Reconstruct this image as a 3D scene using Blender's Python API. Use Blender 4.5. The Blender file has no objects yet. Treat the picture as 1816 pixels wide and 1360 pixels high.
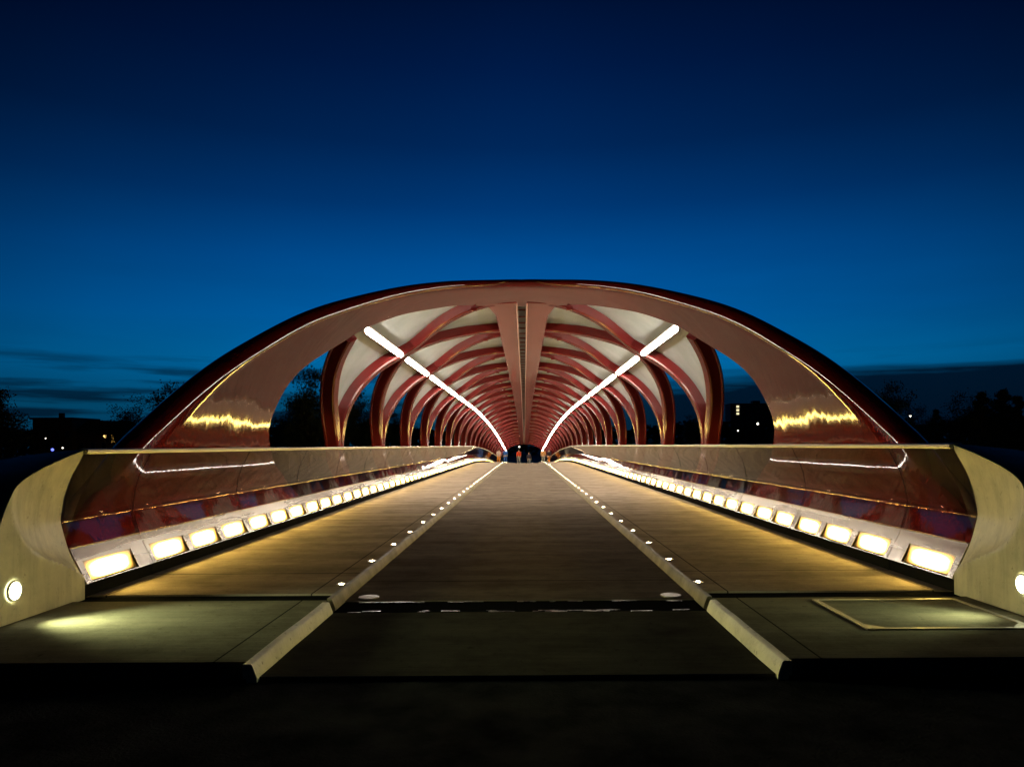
import bpy, bmesh, math, random
from mathutils import Vector, Matrix, noise
random.seed(7)
R = math.radians
sc = bpy.context.scene
col = sc.collection

# ---------------------------------------------------------------- camera
F_PX, EYE, CX = 1285.0, 1.10, 0.04
cd = bpy.data.cameras.new("camera"); cam = bpy.data.objects.new("camera", cd); col.objects.link(cam)
cd.sensor_width = 36; cd.lens = F_PX / 1816 * 36
cd.shift_x = -22 / 1816; cd.shift_y = 110 / 1816
cd.clip_start = .05; cd.clip_end = 6000
cam.location = (CX, 0, EYE)
cam.rotation_euler = (Matrix.Rotation(R(90), 4, 'X') @ Matrix.Rotation(R(-0.36), 4, 'Z')).to_euler()
sc.camera = cam
sc.view_settings.view_transform = 'Standard'; sc.view_settings.look = 'None'
sc.view_settings.exposure = 0; sc.view_settings.gamma = 1
sc.render.engine = 'CYCLES'
try:
    sc.cycles.use_denoising = True; sc.cycles.denoiser = 'OPENIMAGEDENOISE'
    sc.cycles.max_bounces = 8; sc.cycles.transparent_max_bounces = 24
    sc.cycles.sample_clamp_indirect = 4; sc.cycles.caustics_reflective = False
    sc.cycles.use_light_tree = True
except Exception: pass

# ---------------------------------------------------------------- node helper
def N(nt, t, **kw):
    n = nt.nodes.new('ShaderNode' + t)
    for k, v in kw.items():
        if k.startswith('_'): setattr(n, k[1:], v)
    return n
def math_(nt, op, a, b=None, clamp=False):
    n = nt.nodes.new('ShaderNodeMath'); n.operation = op; n.use_clamp = clamp
    for i, v in enumerate((a, b)):
        if v is None: continue
        if isinstance(v, (int, float)): n.inputs[i].default_value = v
        else: nt.links.new(v, n.inputs[i])
    return n.outputs[0]
def ramp(nt, fac, stops, mode='LINEAR'):
    n = nt.nodes.new('ShaderNodeValToRGB'); n.color_ramp.interpolation = mode
    els = n.color_ramp.elements
    while len(els) < len(stops): els.new(.5)
    for e, (p, c) in zip(els, stops):
        e.position = p; e.color = (c[0], c[1], c[2], 1) if not isinstance(c, (int, float)) else (c, c, c, 1)
    nt.links.new(fac, n.inputs[0]); return n.outputs[0]
def mixc(nt, fac, a, b, mode='MIX'):
    n = nt.nodes.new('ShaderNodeMix'); n.data_type = 'RGBA'; n.blend_type = mode
    for sock, v in ((n.inputs[0], fac), (n.inputs[6], a), (n.inputs[7], b)):
        if isinstance(v, (int, float)): sock.default_value = v
        elif isinstance(v, tuple): sock.default_value = (*v[:3], 1)
        else: nt.links.new(v, sock)
    return n.outputs[2]
def s2l(r, g, b): return tuple(((c / 255) / 12.92 if c / 255 <= .04045 else ((c / 255 + .055) / 1.055) ** 2.4) for c in (r, g, b))

# ---------------------------------------------------------------- world: deep dusk sky
w = bpy.data.worlds.new("World"); sc.world = w; w.use_nodes = True
nt = w.node_tree; nt.nodes.clear()
tc = nt.nodes.new('ShaderNodeTexCoord'); sep = nt.nodes.new('ShaderNodeSeparateXYZ'); nt.links.new(tc.outputs['Generated'], sep.inputs[0])
z = sep.outputs[2]; zc = math_(nt, 'MAXIMUM', z, 0.0)
sky = ramp(nt, zc, [(0, s2l(4, 52, 78)), (.055, s2l(2, 78, 116)), (.11, s2l(0, 100, 158)), (.17, s2l(0, 90, 158)), (.24, s2l(0, 76, 144)),
                    (.31, s2l(0, 54, 113)), (.38, s2l(0, 37, 86)), (.46, s2l(0, 25, 68)), (.54, s2l(0, 14, 46)), (.75, s2l(0, 7, 26)), (1, s2l(0, 4, 16))])
# the afterglow sits beyond the bridge and fades to either side
az = math_(nt, 'ABSOLUTE', math_(nt, 'ARCTAN2', sep.outputs[0], sep.outputs[1]))
glow = ramp(nt, math_(nt, 'DIVIDE', az, 3.1416), [(0, 1.08), (.1, 1.04), (.17, .86), (.26, .42), (.5, .10), (1, .03)])
high = math_(nt, 'SUBTRACT', 1.03, math_(nt, 'MULTIPLY', math_(nt, 'MULTIPLY', az, zc), 1.9), True)
sky = mixc(nt, 1.0, sky, glow, 'MULTIPLY'); sky = mixc(nt, 1.0, sky, high, 'MULTIPLY')
# stretched cloud streaks low over the horizon, heavier to the right
mp = nt.nodes.new('ShaderNodeMapping'); mp.inputs['Scale'].default_value = (2.2, 2.2, 34); nt.links.new(tc.outputs['Generated'], mp.inputs[0])
n1 = nt.nodes.new('ShaderNodeTexNoise'); n1.inputs['Scale'].default_value = 1.6; n1.inputs['Detail'].default_value = 5; n1.inputs['Roughness'].default_value = .55
nt.links.new(mp.outputs[0], n1.inputs[0])
x = sep.outputs[0]
sidex = ramp(nt, math_(nt, 'ADD', math_(nt, 'MULTIPLY', x, .8), .5), [(.0, .0), (.5, .0), (.68, .12), (.8, .3), (1, .34)])
edge = math_(nt, 'ADD', math_(nt, 'MULTIPLY', n1.outputs[0], .05), .055)
bank = math_(nt, 'MULTIPLY', math_(nt, 'SUBTRACT', edge, math_(nt, 'SUBTRACT', zc, math_(nt, 'MULTIPLY', sidex, .065))), 55.0, True)
bank = math_(nt, 'MULTIPLY', bank, ramp(nt, math_(nt, 'ADD', math_(nt, 'MULTIPLY', x, .8), .5), [(0, 0), (.5, .25), (.66, 1), (1, 1)]))
str_ = math_(nt, 'MULTIPLY', math_(nt, 'SUBTRACT', n1.outputs[0], .47), 8.0, True)
low = ramp(nt, zc, [(0, 1), (.06, 1), (.1, .75), (.125, 0), (1, 0)])
leftm = ramp(nt, math_(nt, 'ADD', math_(nt, 'MULTIPLY', x, .8), .5), [(0, .85), (.45, .9), (.6, .5), (1, .3)])
streak = math_(nt, 'MULTIPLY', math_(nt, 'MULTIPLY', str_, low), leftm)
cl = math_(nt, 'MAXIMUM', bank, streak)
mp2 = nt.nodes.new('ShaderNodeMapping'); mp2.inputs['Scale'].default_value = (1.4, 1.4, 9); nt.links.new(tc.outputs['Generated'], mp2.inputs[0])
n2 = nt.nodes.new('ShaderNodeTexNoise'); n2.inputs['Scale'].default_value = 2.0; n2.inputs['Detail'].default_value = 4; nt.links.new(mp2.outputs[0], n2.inputs[0])
wisp = math_(nt, 'MULTIPLY', ramp(nt, n2.outputs[0], [(.42, 0), (.7, 1)]), ramp(nt, zc, [(0, .5), (.2, .35), (.45, 0), (1, 0)]))
sky = mixc(nt, math_(nt, 'MULTIPLY', wisp, .35), sky, s2l(2, 40, 78))
sky = mixc(nt, math_(nt, 'MULTIPLY', cl, .96), sky, s2l(1, 13, 30))
bg = nt.nodes.new('ShaderNodeBackground'); out = nt.nodes.new('ShaderNodeOutputWorld')
nt.links.new(sky, bg.inputs[0]); bg.inputs[1].default_value = 1.0; nt.links.new(bg.outputs[0], out.inputs[0])

# ---------------------------------------------------------------- materials
def mat(name, base=(.5, .5, .5), rough=.5, metal=0, coat=0, coat_r=.05, emit=None, es=0, spec=.5):
    m = bpy.data.materials.new(name); m.use_nodes = True
    b = m.node_tree.nodes['Principled BSDF']
    b.inputs['Base Color'].default_value = (*base, 1); b.inputs['Roughness'].default_value = rough
    b.inputs['Metallic'].default_value = metal; b.inputs['Coat Weight'].default_value = coat
    b.inputs['Coat Roughness'].default_value = coat_r; b.inputs['Specular IOR Level'].default_value = spec
    if emit: b.inputs['Emission Color'].default_value = (*emit, 1); b.inputs['Emission Strength'].default_value = es
    return m
def nz(nt, scale, detail=4, rough=.55, stretch=None):
    t = nt.nodes.new('ShaderNodeTexCoord'); n = nt.nodes.new('ShaderNodeTexNoise')
    n.inputs['Scale'].default_value = scale; n.inputs['Detail'].default_value = detail; n.inputs['Roughness'].default_value = rough
    if stretch:
        m = nt.nodes.new('ShaderNodeMapping'); m.inputs['Scale'].default_value = stretch
        nt.links.new(t.outputs['Object'], m.inputs[0]); nt.links.new(m.outputs[0], n.inputs[0])
    else: nt.links.new(t.outputs['Object'], n.inputs[0])
    return n.outputs[0]
def bump(m, h, strength, dist=.01, coat=True, prev=None):
    nt = m.node_tree; b = nt.nodes['Principled BSDF']
    n = nt.nodes.new('ShaderNodeBump'); n.inputs['Strength'].default_value = strength; n.inputs['Distance'].default_value = dist
    nt.links.new(h, n.inputs['Height']); nt.links.new(n.outputs[0], b.inputs['Normal'])
    if coat: nt.links.new(n.outputs[0], b.inputs['Coat Normal'])
    return n
def vary(m, lo, hi, scale, detail=5, stretch=None, a=.3, b=.7):
    nt = m.node_tree; c = ramp(nt, nz(nt, scale, detail, .6, stretch), [(a, lo), (b, hi)])
    nt.links.new(c, nt.nodes['Principled BSDF'].inputs['Base Color']); return c
M = {}
M['red'] = mat('red_paint', (.15, .008, .008), .45, coat=.5, coat_r=.17, spec=0); vary(M['red'], (.075, .007, .007), (.10, .011, .011), .9)
bump(M['red'], nz(M['red'].node_tree, 2.2, 2), .25, .02)
M['shell'] = mat('red_shell_paint', (.36, .022, .018), .5, coat=.9, coat_r=.06, spec=0)
vary(M['shell'], (.055, .003, .0028), (.085, .006, .0055), .6)
h = math_(M['shell'].node_tree, 'ADD', nz(M['shell'].node_tree, 1.0, 1), math_(M['shell'].node_tree, 'MULTIPLY', nz(M['shell'].node_tree, 3.2, 2, .45, (1, 2.4, .7)), .27))
bump(M['shell'], h, .4, .03)
M['spine'] = mat('red_paint_lit', (.13, .028, .024), .5, coat=.8, coat_r=.10, spec=0); vary(M['spine'], (.11, .022, .019), (.15, .034, .029), .8)  # copy of the red paint, pink of the tube light put into its colour
M['lip'] = mat('slot_lip', (.42, .24, .21), .4, coat=.6)
M['roofglass'] = mat('frosted_roof_glass', (.50, .48, .44), .5, coat=.5, coat_r=.22, spec=.2); vary(M['roofglass'], (.15, .18, .195), (.22, .255, .27), 1.3)
bump(M['roofglass'], nz(M['roofglass'].node_tree, 1.2, 1), .06, .02)
M['steel'] = mat('brushed_steel', (.52, .50, .47), .3, metal=1)
nt = M['steel'].node_tree; nt.links.new(ramp(nt, nz(nt, 2.0, 6, .6, (1, .12, 3)), [(.3, .14), (.7, .36)]), nt.nodes['Principled BSDF'].inputs['Roughness'])
bump(M['steel'], nz(nt, 3.0, 3), .3, .012)
M['rail'] = mat('satin_handrail', (.32, .29, .21), .42, metal=.45)
M['concrete'] = mat('cream_concrete', (.62, .58, .40), .5)
nt = M['concrete'].node_tree
c1 = ramp(nt, nz(nt, 2.2, 8, .65), [(.25, (.48, .44, .31)), (.75, (.64, .60, .43))])
c2 = ramp(nt, nz(nt, 22, 6, .7), [(.30, .35), (.40, 1)])
v = nt.nodes.new('ShaderNodeTexVoronoi'); v.feature = 'DISTANCE_TO_EDGE'; v.inputs['Scale'].default_value = .8
tcn = nt.nodes.new('ShaderNodeTexCoord'); nn = nt.nodes.new('ShaderNodeTexNoise'); nn.inputs['Scale'].default_value = 4; nn.inputs['Detail'].default_value = 4
nt.links.new(tcn.outputs['Object'], nn.inputs[0]); nt.links.new(mixc(nt, .12, tcn.outputs['Object'], nn.outputs[1], 'ADD'), v.inputs['Vector'])
crack = ramp(nt, v.outputs['Distance'], [(.0, .45), (.0035, 1)])
crack = mixc(nt, ramp(nt, nz(nt, .9, 2), [(.5, 0), (.62, 1)]), (1., 1., 1.), crack)
c3 = mixc(nt, .7, c1, c2, 'MULTIPLY'); c3 = mixc(nt, .6, c3, ramp(nt, nz(nt, 6, 5, .65, (1.5, 1.5, .18)), [(.36, .62), (.55, 1)]), 'MULTIPLY'); c3 = mixc(nt, .5, c3, ramp(nt, nz(nt, 1.6, 7, .7), [(.40, .62), (.56, 1.05)]), 'MULTIPLY'); c3 = mixc(nt, .6, c3, crack, 'MULTIPLY')
nt.links.new(c3, nt.nodes['Principled BSDF'].inputs['Base Color']); bump(M['concrete'], nz(nt, 30, 6), .25, .006)

def slab_mat(name, lo, hi, rough, lines=None, pitch=2.13, off=5.9, spec=.5):
    m = mat(name, hi, rough, spec=spec); nt = m.node_tree; b = nt.nodes['Principled BSDF']
    base = ramp(nt, nz(nt, 1.3, 7, .65, (.35, 2.2, 1)), [(.28, lo), (.72, hi)])
    broom = ramp(nt, nz(nt, 7, 5, .6, (.25, 9, 1)), [(.2, .72), (.8, 1.08)])
    base = mixc(nt, 1.0, base, broom, 'MULTIPLY')
    spots = ramp(nt, nz(nt, 14, 5, .7), [(.30, .4), (.40, 1)]); spots = mixc(nt, .8, spots, ramp(nt, nz(nt, 3.1, 6, .7), [(.38, .62), (.55, 1.05)]), 'MULTIPLY'); spots = mixc(nt, .5, spots, ramp(nt, nz(nt, 90, 3, .8), [(.3, .6), (.7, 1.25)]), 'MULTIPLY'); base = mixc(nt, .7, base, spots, 'MULTIPLY')
    t = nt.nodes.new('ShaderNodeTexCoord'); s = nt.nodes.new('ShaderNodeSeparateXYZ'); nt.links.new(t.outputs['Object'], s.inputs[0])
    mask = None
    if pitch:
        f = math_(nt, 'FRACT', math_(nt, 'DIVIDE', math_(nt, 'SUBTRACT', s.outputs[1], off), pitch * 2))
        mask = math_(nt, 'LESS_THAN', f, .018 / (pitch * 2))
    for L in (lines or []):
        d = math_(nt, 'LESS_THAN', math_(nt, 'ABSOLUTE', math_(nt, 'SUBTRACT', math_(nt, 'ABSOLUTE', s.outputs[0]), L)), .0055)
        mask = d if mask is None else math_(nt, 'MAXIMUM', mask, d)
    if mask is not None: base = mixc(nt, math_(nt, 'MULTIPLY', mask, .85), base, (.01, .01, .01))
    nt.links.new(base, b.inputs['Base Color'])
    rr = ramp(nt, nz(nt, 5, 5, .6, (.5, 4, 1)), [(.25, rough - .12), (.75, rough + .12)]); nt.links.new(rr, b.inputs['Roughness'])
    bump(m, nz(nt, 20, 6, .7, (.4, 4, 1)), .35, .004)
    return m
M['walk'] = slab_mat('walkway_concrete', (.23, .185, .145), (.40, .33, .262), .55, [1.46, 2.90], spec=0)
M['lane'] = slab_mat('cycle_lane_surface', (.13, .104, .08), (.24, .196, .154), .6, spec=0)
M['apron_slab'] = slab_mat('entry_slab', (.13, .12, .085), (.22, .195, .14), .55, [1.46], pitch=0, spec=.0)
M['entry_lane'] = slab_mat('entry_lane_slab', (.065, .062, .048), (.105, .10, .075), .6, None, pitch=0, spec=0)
M['kerb'] = mat('pale_kerb', (.60, .56, .42), .6); nt = M['kerb'].node_tree
kb = mixc(nt, .8, ramp(nt, nz(nt, 5, 7), [(.3, (.42, .40, .30)), (.7, (.66, .62, .48))]), ramp(nt, nz(nt, 26, 6, .7), [(.33, .3), (.42, 1)]), 'MULTIPLY')
nt.links.new(kb, nt.nodes['Principled BSDF'].inputs['Base Color']); bump(M['kerb'], nz(nt, 35, 6), .5, .01)
M['bridge_kerb'] = mat('bridge_kerb', (.2, .17, .11), .6, spec=.1); nt = M['bridge_kerb'].node_tree
nt.links.new(ramp(nt, nz(nt, 5, 7), [(.3, (.13, .11, .07)), (.7, (.24, .20, .13))]), nt.nodes['Principled BSDF'].inputs['Base Color']); bump(M['bridge_kerb'], nz(nt, 35, 6), .5, .01)
M['asphalt'] = mat('asphalt', (.02, .02, .02), .7, spec=0); vary(M['asphalt'], (.015, .015, .014), (.06, .06, .055), 3, 8)
bump(M['asphalt'], nz(M['asphalt'].node_tree, 60, 5), .7, .01)
M['rubber'] = mat('joint_rubber', (.012, .012, .012), .85, spec=0); bump(M['rubber'], nz(M['rubber'].node_tree, 18, 5), .5, .01)
M['joint_steel'] = mat('worn_joint_steel', (.25, .25, .24), .35, metal=1)
nt = M['joint_steel'].node_tree; nt.links.new(ramp(nt, nz(nt, 9, 6, .7, (1, 5, 1)), [(.45, (.01, .01, .01)), (.66, (.55, .55, .5))]), nt.nodes['Principled BSDF'].inputs['Base Color'])
M['frame'] = mat('hatch_frame_metal', (.22, .20, .16), .5, metal=.6)
M['dark'] = mat('dark_metal', (.03, .03, .032), .5, metal=.5)
M['tube'] = mat('tube_light_glow', (1, 1, 1), .5, emit=(1, .86, .70), es=115)
M['housing'] = mat('lamp_housing', (.6, .58, .55), .4, metal=.3)
M['floorlamp'] = mat('floor_lamp_glow', (1, 1, 1), .5, emit=(1, .80, .48), es=110)
M['walllamp'] = mat('wall_lamp_glow', (1, 1, 1), .5, emit=(.97, 1, .62), es=22)
# back-lit windows of the parapet: brightest in the middle, yellow towards the edges
m = bpy.data.materials.new('parapet_light_glow'); m.use_nodes = True; nt = m.node_tree; nt.nodes.clear()
uv = nt.nodes.new('ShaderNodeTexCoord'); s = nt.nodes.new('ShaderNodeSeparateXYZ'); nt.links.new(uv.outputs['UV'], s.inputs[0])
def edgef(o, wdt): return math_(nt, 'DIVIDE', math_(nt, 'MINIMUM', o, math_(nt, 'SUBTRACT', 1.0, o)), wdt, True)
e = math_(nt, 'MULTIPLY', edgef(s.outputs[0], .30), edgef(s.outputs[1], .32))
cc = ramp(nt, e, [(0, (1, .50, .07)), (.4, (1, .60, .10)), (1, (1, .72, .16))])
st = ramp(nt, e, [(0, 0), (.25, .022), (.6, .2), (1, 1)])
em = nt.nodes.new('ShaderNodeEmission'); nt.links.new(cc, em.inputs[0]); nt.links.new(math_(nt, 'MULTIPLY', st, 98.0), em.inputs[1])
o_ = nt.nodes.new('ShaderNodeOutputMaterial'); gb = nt.nodes.new('ShaderNodeBsdfGlossy'); gb.inputs[0].default_value = (.26, .25, .23, 1); gb.inputs['Roughness'].default_value = .4; ad = nt.nodes.new('ShaderNodeAddShader'); nt.links.new(em.outputs[0], ad.inputs[0]); nt.links.new(gb.outputs[0], ad.inputs[1]); nt.links.new(ad.outputs[0], o_.inputs[0]); M['window'] = m
# curved parapet glass
m = bpy.data.materials.new('parapet_glass'); m.use_nodes = True; nt = m.node_tree; nt.nodes.clear()
tr = nt.nodes.new('ShaderNodeBsdfTransparent'); tr.inputs[0].default_value = (.66, .66, .68, 1)
gl = nt.nodes.new('ShaderNodeBsdfGlossy'); gl.inputs['Roughness'].default_value = .025; gl.inputs[0].default_value = (1, .97, .93, 1)
lw = nt.nodes.new('ShaderNodeLayerWeight'); lw.inputs[0].default_value = .5
fac_ = math_(nt, 'ADD', math_(nt, 'MULTIPLY', math_(nt, 'POWER', lw.outputs['Facing'], 5.2), .9), .03, True)
bp = nt.nodes.new('ShaderNodeBump'); bp.inputs['Strength'].default_value = .35; bp.inputs['Distance'].default_value = .012
hh = math_(nt, 'ADD', nz(nt, 1.6, 1), math_(nt, 'MULTIPLY', nz(nt, 14, 2), .06)); nt.links.new(hh, bp.inputs['Height'])
nt.links.new(bp.outputs[0], gl.inputs['Normal']); nt.links.new(bp.outputs[0], lw.inputs['Normal'])
df = nt.nodes.new('ShaderNodeBsdfDiffuse'); df.inputs[0].default_value = (.3, .26, .22, 1)
mx0 = nt.nodes.new('ShaderNodeMixShader'); nt.links.new(ramp(nt, nz(nt, 3, 6), [(.35, .004), (.8, .02)]), mx0.inputs[0]); nt.links.new(tr.outputs[0], mx0.inputs[1]); nt.links.new(df.outputs[0], mx0.inputs[2])
mx = nt.nodes.new('ShaderNodeMixShader'); nt.links.new(fac_, mx.inputs[0]); nt.links.new(mx0.outputs[0], mx.inputs[1]); nt.links.new(gl.outputs[0], mx.inputs[2])
o_ = nt.nodes.new('ShaderNodeOutputMaterial'); nt.links.new(mx.outputs[0], o_.inputs[0]); M['glass'] = m
M['grass'] = mat('grass_bank', (.02, .03, .01), .9); vary(M['grass'], (.012, .02, .007), (.035, .045, .018), .3, 8)
M['water'] = mat('river_water', (.005, .012, .018), .12, spec=.5); bump(M['water'], nz(M['water'].node_tree, .6, 5), .5, .15)
M['leaf'] = mat('foliage', (.05, .07, .03), .7); vary(M['leaf'], (.03, .045, .015), (.08, .10, .045), .5)
M['bark'] = mat('bark', (.06, .045, .035), .9); vary(M['bark'], (.035, .028, .02), (.08, .065, .05), 2)
M['brick'] = mat('dark_brick', (.12, .07, .055), .8); vary(M['brick'], (.09, .05, .04), (.15, .09, .07), 3)
M['roof'] = mat('slate_roof', (.04, .04, .045), .8)
M['stucco'] = mat('grey_stucco', (.16, .16, .16), .8)
M['darkpane'] = mat('dark_pane', (.02, .022, .026), .1)
M['litpane'] = mat('lit_pane', (.5, .4, .2), .4, emit=(1, .55, .10), es=.9)
M['litpale'] = mat('lit_pale_pane', (.5, .5, .4), .4, emit=(1, .86, .50), es=1.1)
M['lampwarm'] = mat('warm_lamp', (1, .8, .4), .4, emit=(1, .62, .18), es=3.5)
M['lampwhite'] = mat('white_lamp', (1, 1, 1), .4, emit=(1, .93, .75), es=4)
M['lampblue'] = mat('blue_lamp', (.3, .3, 1), .4, emit=(.12, .16, 1), es=3)
M['lampred'] = mat('red_lamp', (1, .1, .2), .4, emit=(1, .05, .15), es=1.2)

# ---------------------------------------------------------------- object helpers
def tag(o, label=None, cat=None, group=None, kind=None):
    if label: o['label'] = label
    if cat: o['category'] = cat
    if group: o['group'] = group
    if kind: o['kind'] = kind
    return o
def empty(name, loc=(0, 0, 0), rz=0):
    o = bpy.data.objects.new(name, None); col.objects.link(o); o.location = loc; o.rotation_euler.z = rz; o.empty_display_size = .3; return o
def mk(name, verts, faces, m, parent=None, smooth=False, uvs=None, local=None):
    me = bpy.data.meshes.new(name); me.from_pydata([tuple(v) for v in verts], [], faces); 
    if uvs:
        l = me.uv_layers.new(name='UVMap')
        for i, u in enumerate(uvs): l.data[i].uv = u
    bm = bmesh.new(); bm.from_mesh(me); bmesh.ops.recalc_face_normals(bm, faces=bm.faces[:]); bm.to_mesh(me); bm.free()
    if smooth:
        for p in me.polygons: p.use_smooth = True
    ms = m if isinstance(m, (list, tuple)) else [m]
    for q in ms: me.materials.append(q)
    o = bpy.data.objects.new(name, me); col.objects.link(o)
    if parent: o.parent = parent
    return o
def auto(o, ang=35):
    me = o.data
    for p in me.polygons: p.use_smooth = True
    bm = bmesh.new(); bm.from_mesh(me)
    for e in bm.edges:
        if len(e.link_faces) == 2 and e.calc_face_angle(0) > R(ang): e.smooth = False
        elif len(e.link_faces) != 2: e.smooth = False
    bm.to_mesh(me); bm.free(); return o
class MB:
    def __init__(s): s.v = []; s.f = []; s.mi = []
    def box(s, x0, x1, y0, y1, z0, z1, mi=0):
        b = len(s.v)
        for zz in (z0, z1):
            for (xx, yy) in ((x0, y0), (x1, y0), (x1, y1), (x0, y1)): s.v.append((xx, yy, zz))
        for f in ((0, 3, 2, 1), (4, 5, 6, 7), (0, 1, 5, 4), (1, 2, 6, 5), (2, 3, 7, 6), (3, 0, 4, 7)): s.f.append(tuple(b + i for i in f)); s.mi.append(mi)
        return s
    def rings(s, rings, closed=True, caps=True, mi=0):
        b = len(s.v); n = len(rings[0])
        for r in rings: s.v += [tuple(p) for p in r]
        for i in range(len(rings) - 1):
            for j in range(n if closed else n - 1):
                a = b + i * n + j; c = b + i * n + (j + 1) % n
                s.f.append((a, c, c + n, a + n)); s.mi.append(mi)
        if caps and closed:
            s.f.append(tuple(b + j for j in range(n))); s.f.append(tuple(b + (len(rings) - 1) * n + j for j in range(n))); s.mi += [mi, mi]
        return s
    def tube(s, pts, rad, n=8, mi=0):
        rings = []
        for i, p in enumerate(pts):
            p = Vector(p); a = Vector(pts[max(0, i - 1)]); c = Vector(pts[min(len(pts) - 1, i + 1)])
            d = (c - a).normalized(); u = d.orthogonal().normalized() if abs(d.z) > .95 else Vector((0, 0, 1)).cross(d).normalized(); v2 = d.cross(u)
            r = rad[i] if isinstance(rad, (list, tuple)) else rad
            rings.append([p + (u * math.cos(t) + v2 * math.sin(t)) * r for t in (2 * math.pi * k / n for k in range(n))])
        return s.rings(rings, mi=mi)
    def build(s, name, m, parent=None, smooth=None):
        o = mk(name, s.v, s.f, m, parent)
        for p, i in zip(o.data.polygons, s.mi): p.material_index = i
        if smooth: auto(o, smooth)
        return o
def itp(tab, t):
    # monotone-ish cubic through a table
    if t <= tab[0][0]: return tab[0][1]
    if t >= tab[-1][0]: return tab[-1][1]
    for i in range(len(tab) - 1):
        if tab[i][0] <= t <= tab[i + 1][0]: break
    def sl(k):
        if k <= 0 or k >= len(tab) - 1: 
            k2 = max(0, min(k, len(tab) - 2)); return (tab[k2 + 1][1] - tab[k2][1]) / (tab[k2 + 1][0] - tab[k2][0])
        return (tab[k + 1][1] - tab[k - 1][1]) / (tab[k + 1][0] - tab[k - 1][0])
    x0, y0 = tab[i]; x1, y1 = tab[i + 1]; h_ = x1 - x0; u = (t - x0) / h_
    return (2*u**3 - 3*u*u + 1)*y0 + (u**3 - 2*u*u + u)*h_*sl(i) + (-2*u**3 + 3*u*u)*y1 + (u**3 - u*u)*h_*sl(i + 1)

# ---------------------------------------------------------------- bridge geometry
RISE = [(0, 0), (30, 0), (40, 0), (45, -.03), (50, -.11), (60, -.35), (71, -.77), (80, -1.15), (93, -1.85), (106, -2.5), (116, -2.98), (125, -3.0)]
rise = lambda Y: itp(RISE, Y)
A_, B_, YEND, BAY, NB, Y0 = 3.9, 3.2, 116.0, 4.66, 22, 15.6
def P(sx, phi, Y, r=0.0):          # point on the tube: side, angle above eye level, distance, radial offset
    c, s = math.cos(R(phi)), math.sin(R(phi))
    B_ = 3.2 if phi >= 0 else 3.2 - 1.1 * min(1, -phi / 10)
    nx, nz_ = c / A_, s / B_; L = math.hypot(nx, nz_)
    return (sx * (A_ * c + nx / L * r), Y, EYE + rise(Y) + B_ * s + nz_ / L * r)
def stations(a, b, step):
    n = max(1, round((b - a) / step)); return [a + (b - a) * i / n for i in range(n + 1)]
def strip_ys(a, b): 
    r = [a]; y = a
    while y < b - 1e-6:
        y = min(b, y + (1.5 if y < 30 else 3)); r.append(y)
    return r

# ---- ground and river
def terr(x, y):
    if y < 9: zz = -.35
    elif y < 22: zz = -.35 - 6 * ((y - 9) / 13) ** 1.2
    elif y < 98: zz = -6.4
    elif y < 114: zz = -6.4 + 3.2 * ((y - 98) / 16)
    else: zz = -3.15
    return zz
ys = [-400, -60, -10, 3, 9, 12, 15, 18, 22, 40, 70, 98, 103, 108, 114, 140, 200, 320, 500, 900, 1600, 3500]
xs = [-3500, -1200, -500, -200, -80, -30, -10, 0, 10, 30, 80, 200, 500, 1200, 3500]
vs = [(xx, yy, terr(xx, yy)) for yy in ys for xx in xs]
fs = [(j * len(xs) + i, j * len(xs) + i + 1, (j + 1) * len(xs) + i + 1, (j + 1) * len(xs) + i) for j in range(len(ys) - 1) for i in range(len(xs) - 1)]
tag(mk('ground', vs, fs, M['grass']), 'dark ground and river banks reaching the horizon', kind='structure')
tag(mk('water', [(-3500, 17, -5), (3500, 17, -5), (3500, 106, -5), (-3500, 106, -5)], [(0, 1, 2, 3)], M['water']), 'dark river under the bridge', kind='structure')
tag(MB().box(-9, 9, -8, 3.47, -.40, -.015).build('path', M['asphalt']), 'black asphalt path in front of the bridge', kind='structure')

# ---- bridge approach slabs
def deck_strip(name, x0, x1, ztop, m, ya, yb, thick=.25):
    mb = MB(); rings = []
    for y in strip_ys(ya, yb):
        z0 = rise(y); rings.append([(x0, y, z0 - thick), (x1, y, z0 - thick), (x1, y, z0 + ztop), (x0, y, z0 + ztop)])
    return mb.rings(rings).build(name, m)
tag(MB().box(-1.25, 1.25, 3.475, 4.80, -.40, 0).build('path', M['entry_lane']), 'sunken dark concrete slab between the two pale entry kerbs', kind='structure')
tag(MB().box(-1.25, 1.25, 4.803, 5.17, -.40, -.008).build('path', M['rubber']), 'black expansion joint across the cycle lane', kind='structure')
for sx in (-1, 1):
    side = 'left' if sx < 0 else 'right'
    xa, xb = sorted((sx * 1.296, sx * 3.3))
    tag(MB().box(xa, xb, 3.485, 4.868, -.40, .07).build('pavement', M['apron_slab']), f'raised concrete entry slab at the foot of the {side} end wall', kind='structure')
    tag(MB().box(xa, xb, 4.871, 5.08, -.40, .058).build('pavement', M['rubber']), f'black expansion joint across the {side} walkway', kind='structure')
lane = tag(deck_strip('cycle_lane', -1.25, 1.25, 0, M['lane'], 5.173, YEND), 'dark sunken cycle lane running down the middle of the bridge', kind='structure')
jm = MB()
for i in range(46):
    xx = random.uniform(-1.2, 1.15); L = random.uniform(.02, .16); yy = random.choice((4.83, 4.86, 5.14)) + random.uniform(-.01, .01)
    jm.box(xx, min(1.22, xx + L), yy, yy + random.uniform(.004, .012), -.009, -.0045 + random.uniform(0, .002))
jm.build('joint_edge', M['joint_steel'], lane)
FL = []
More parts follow.
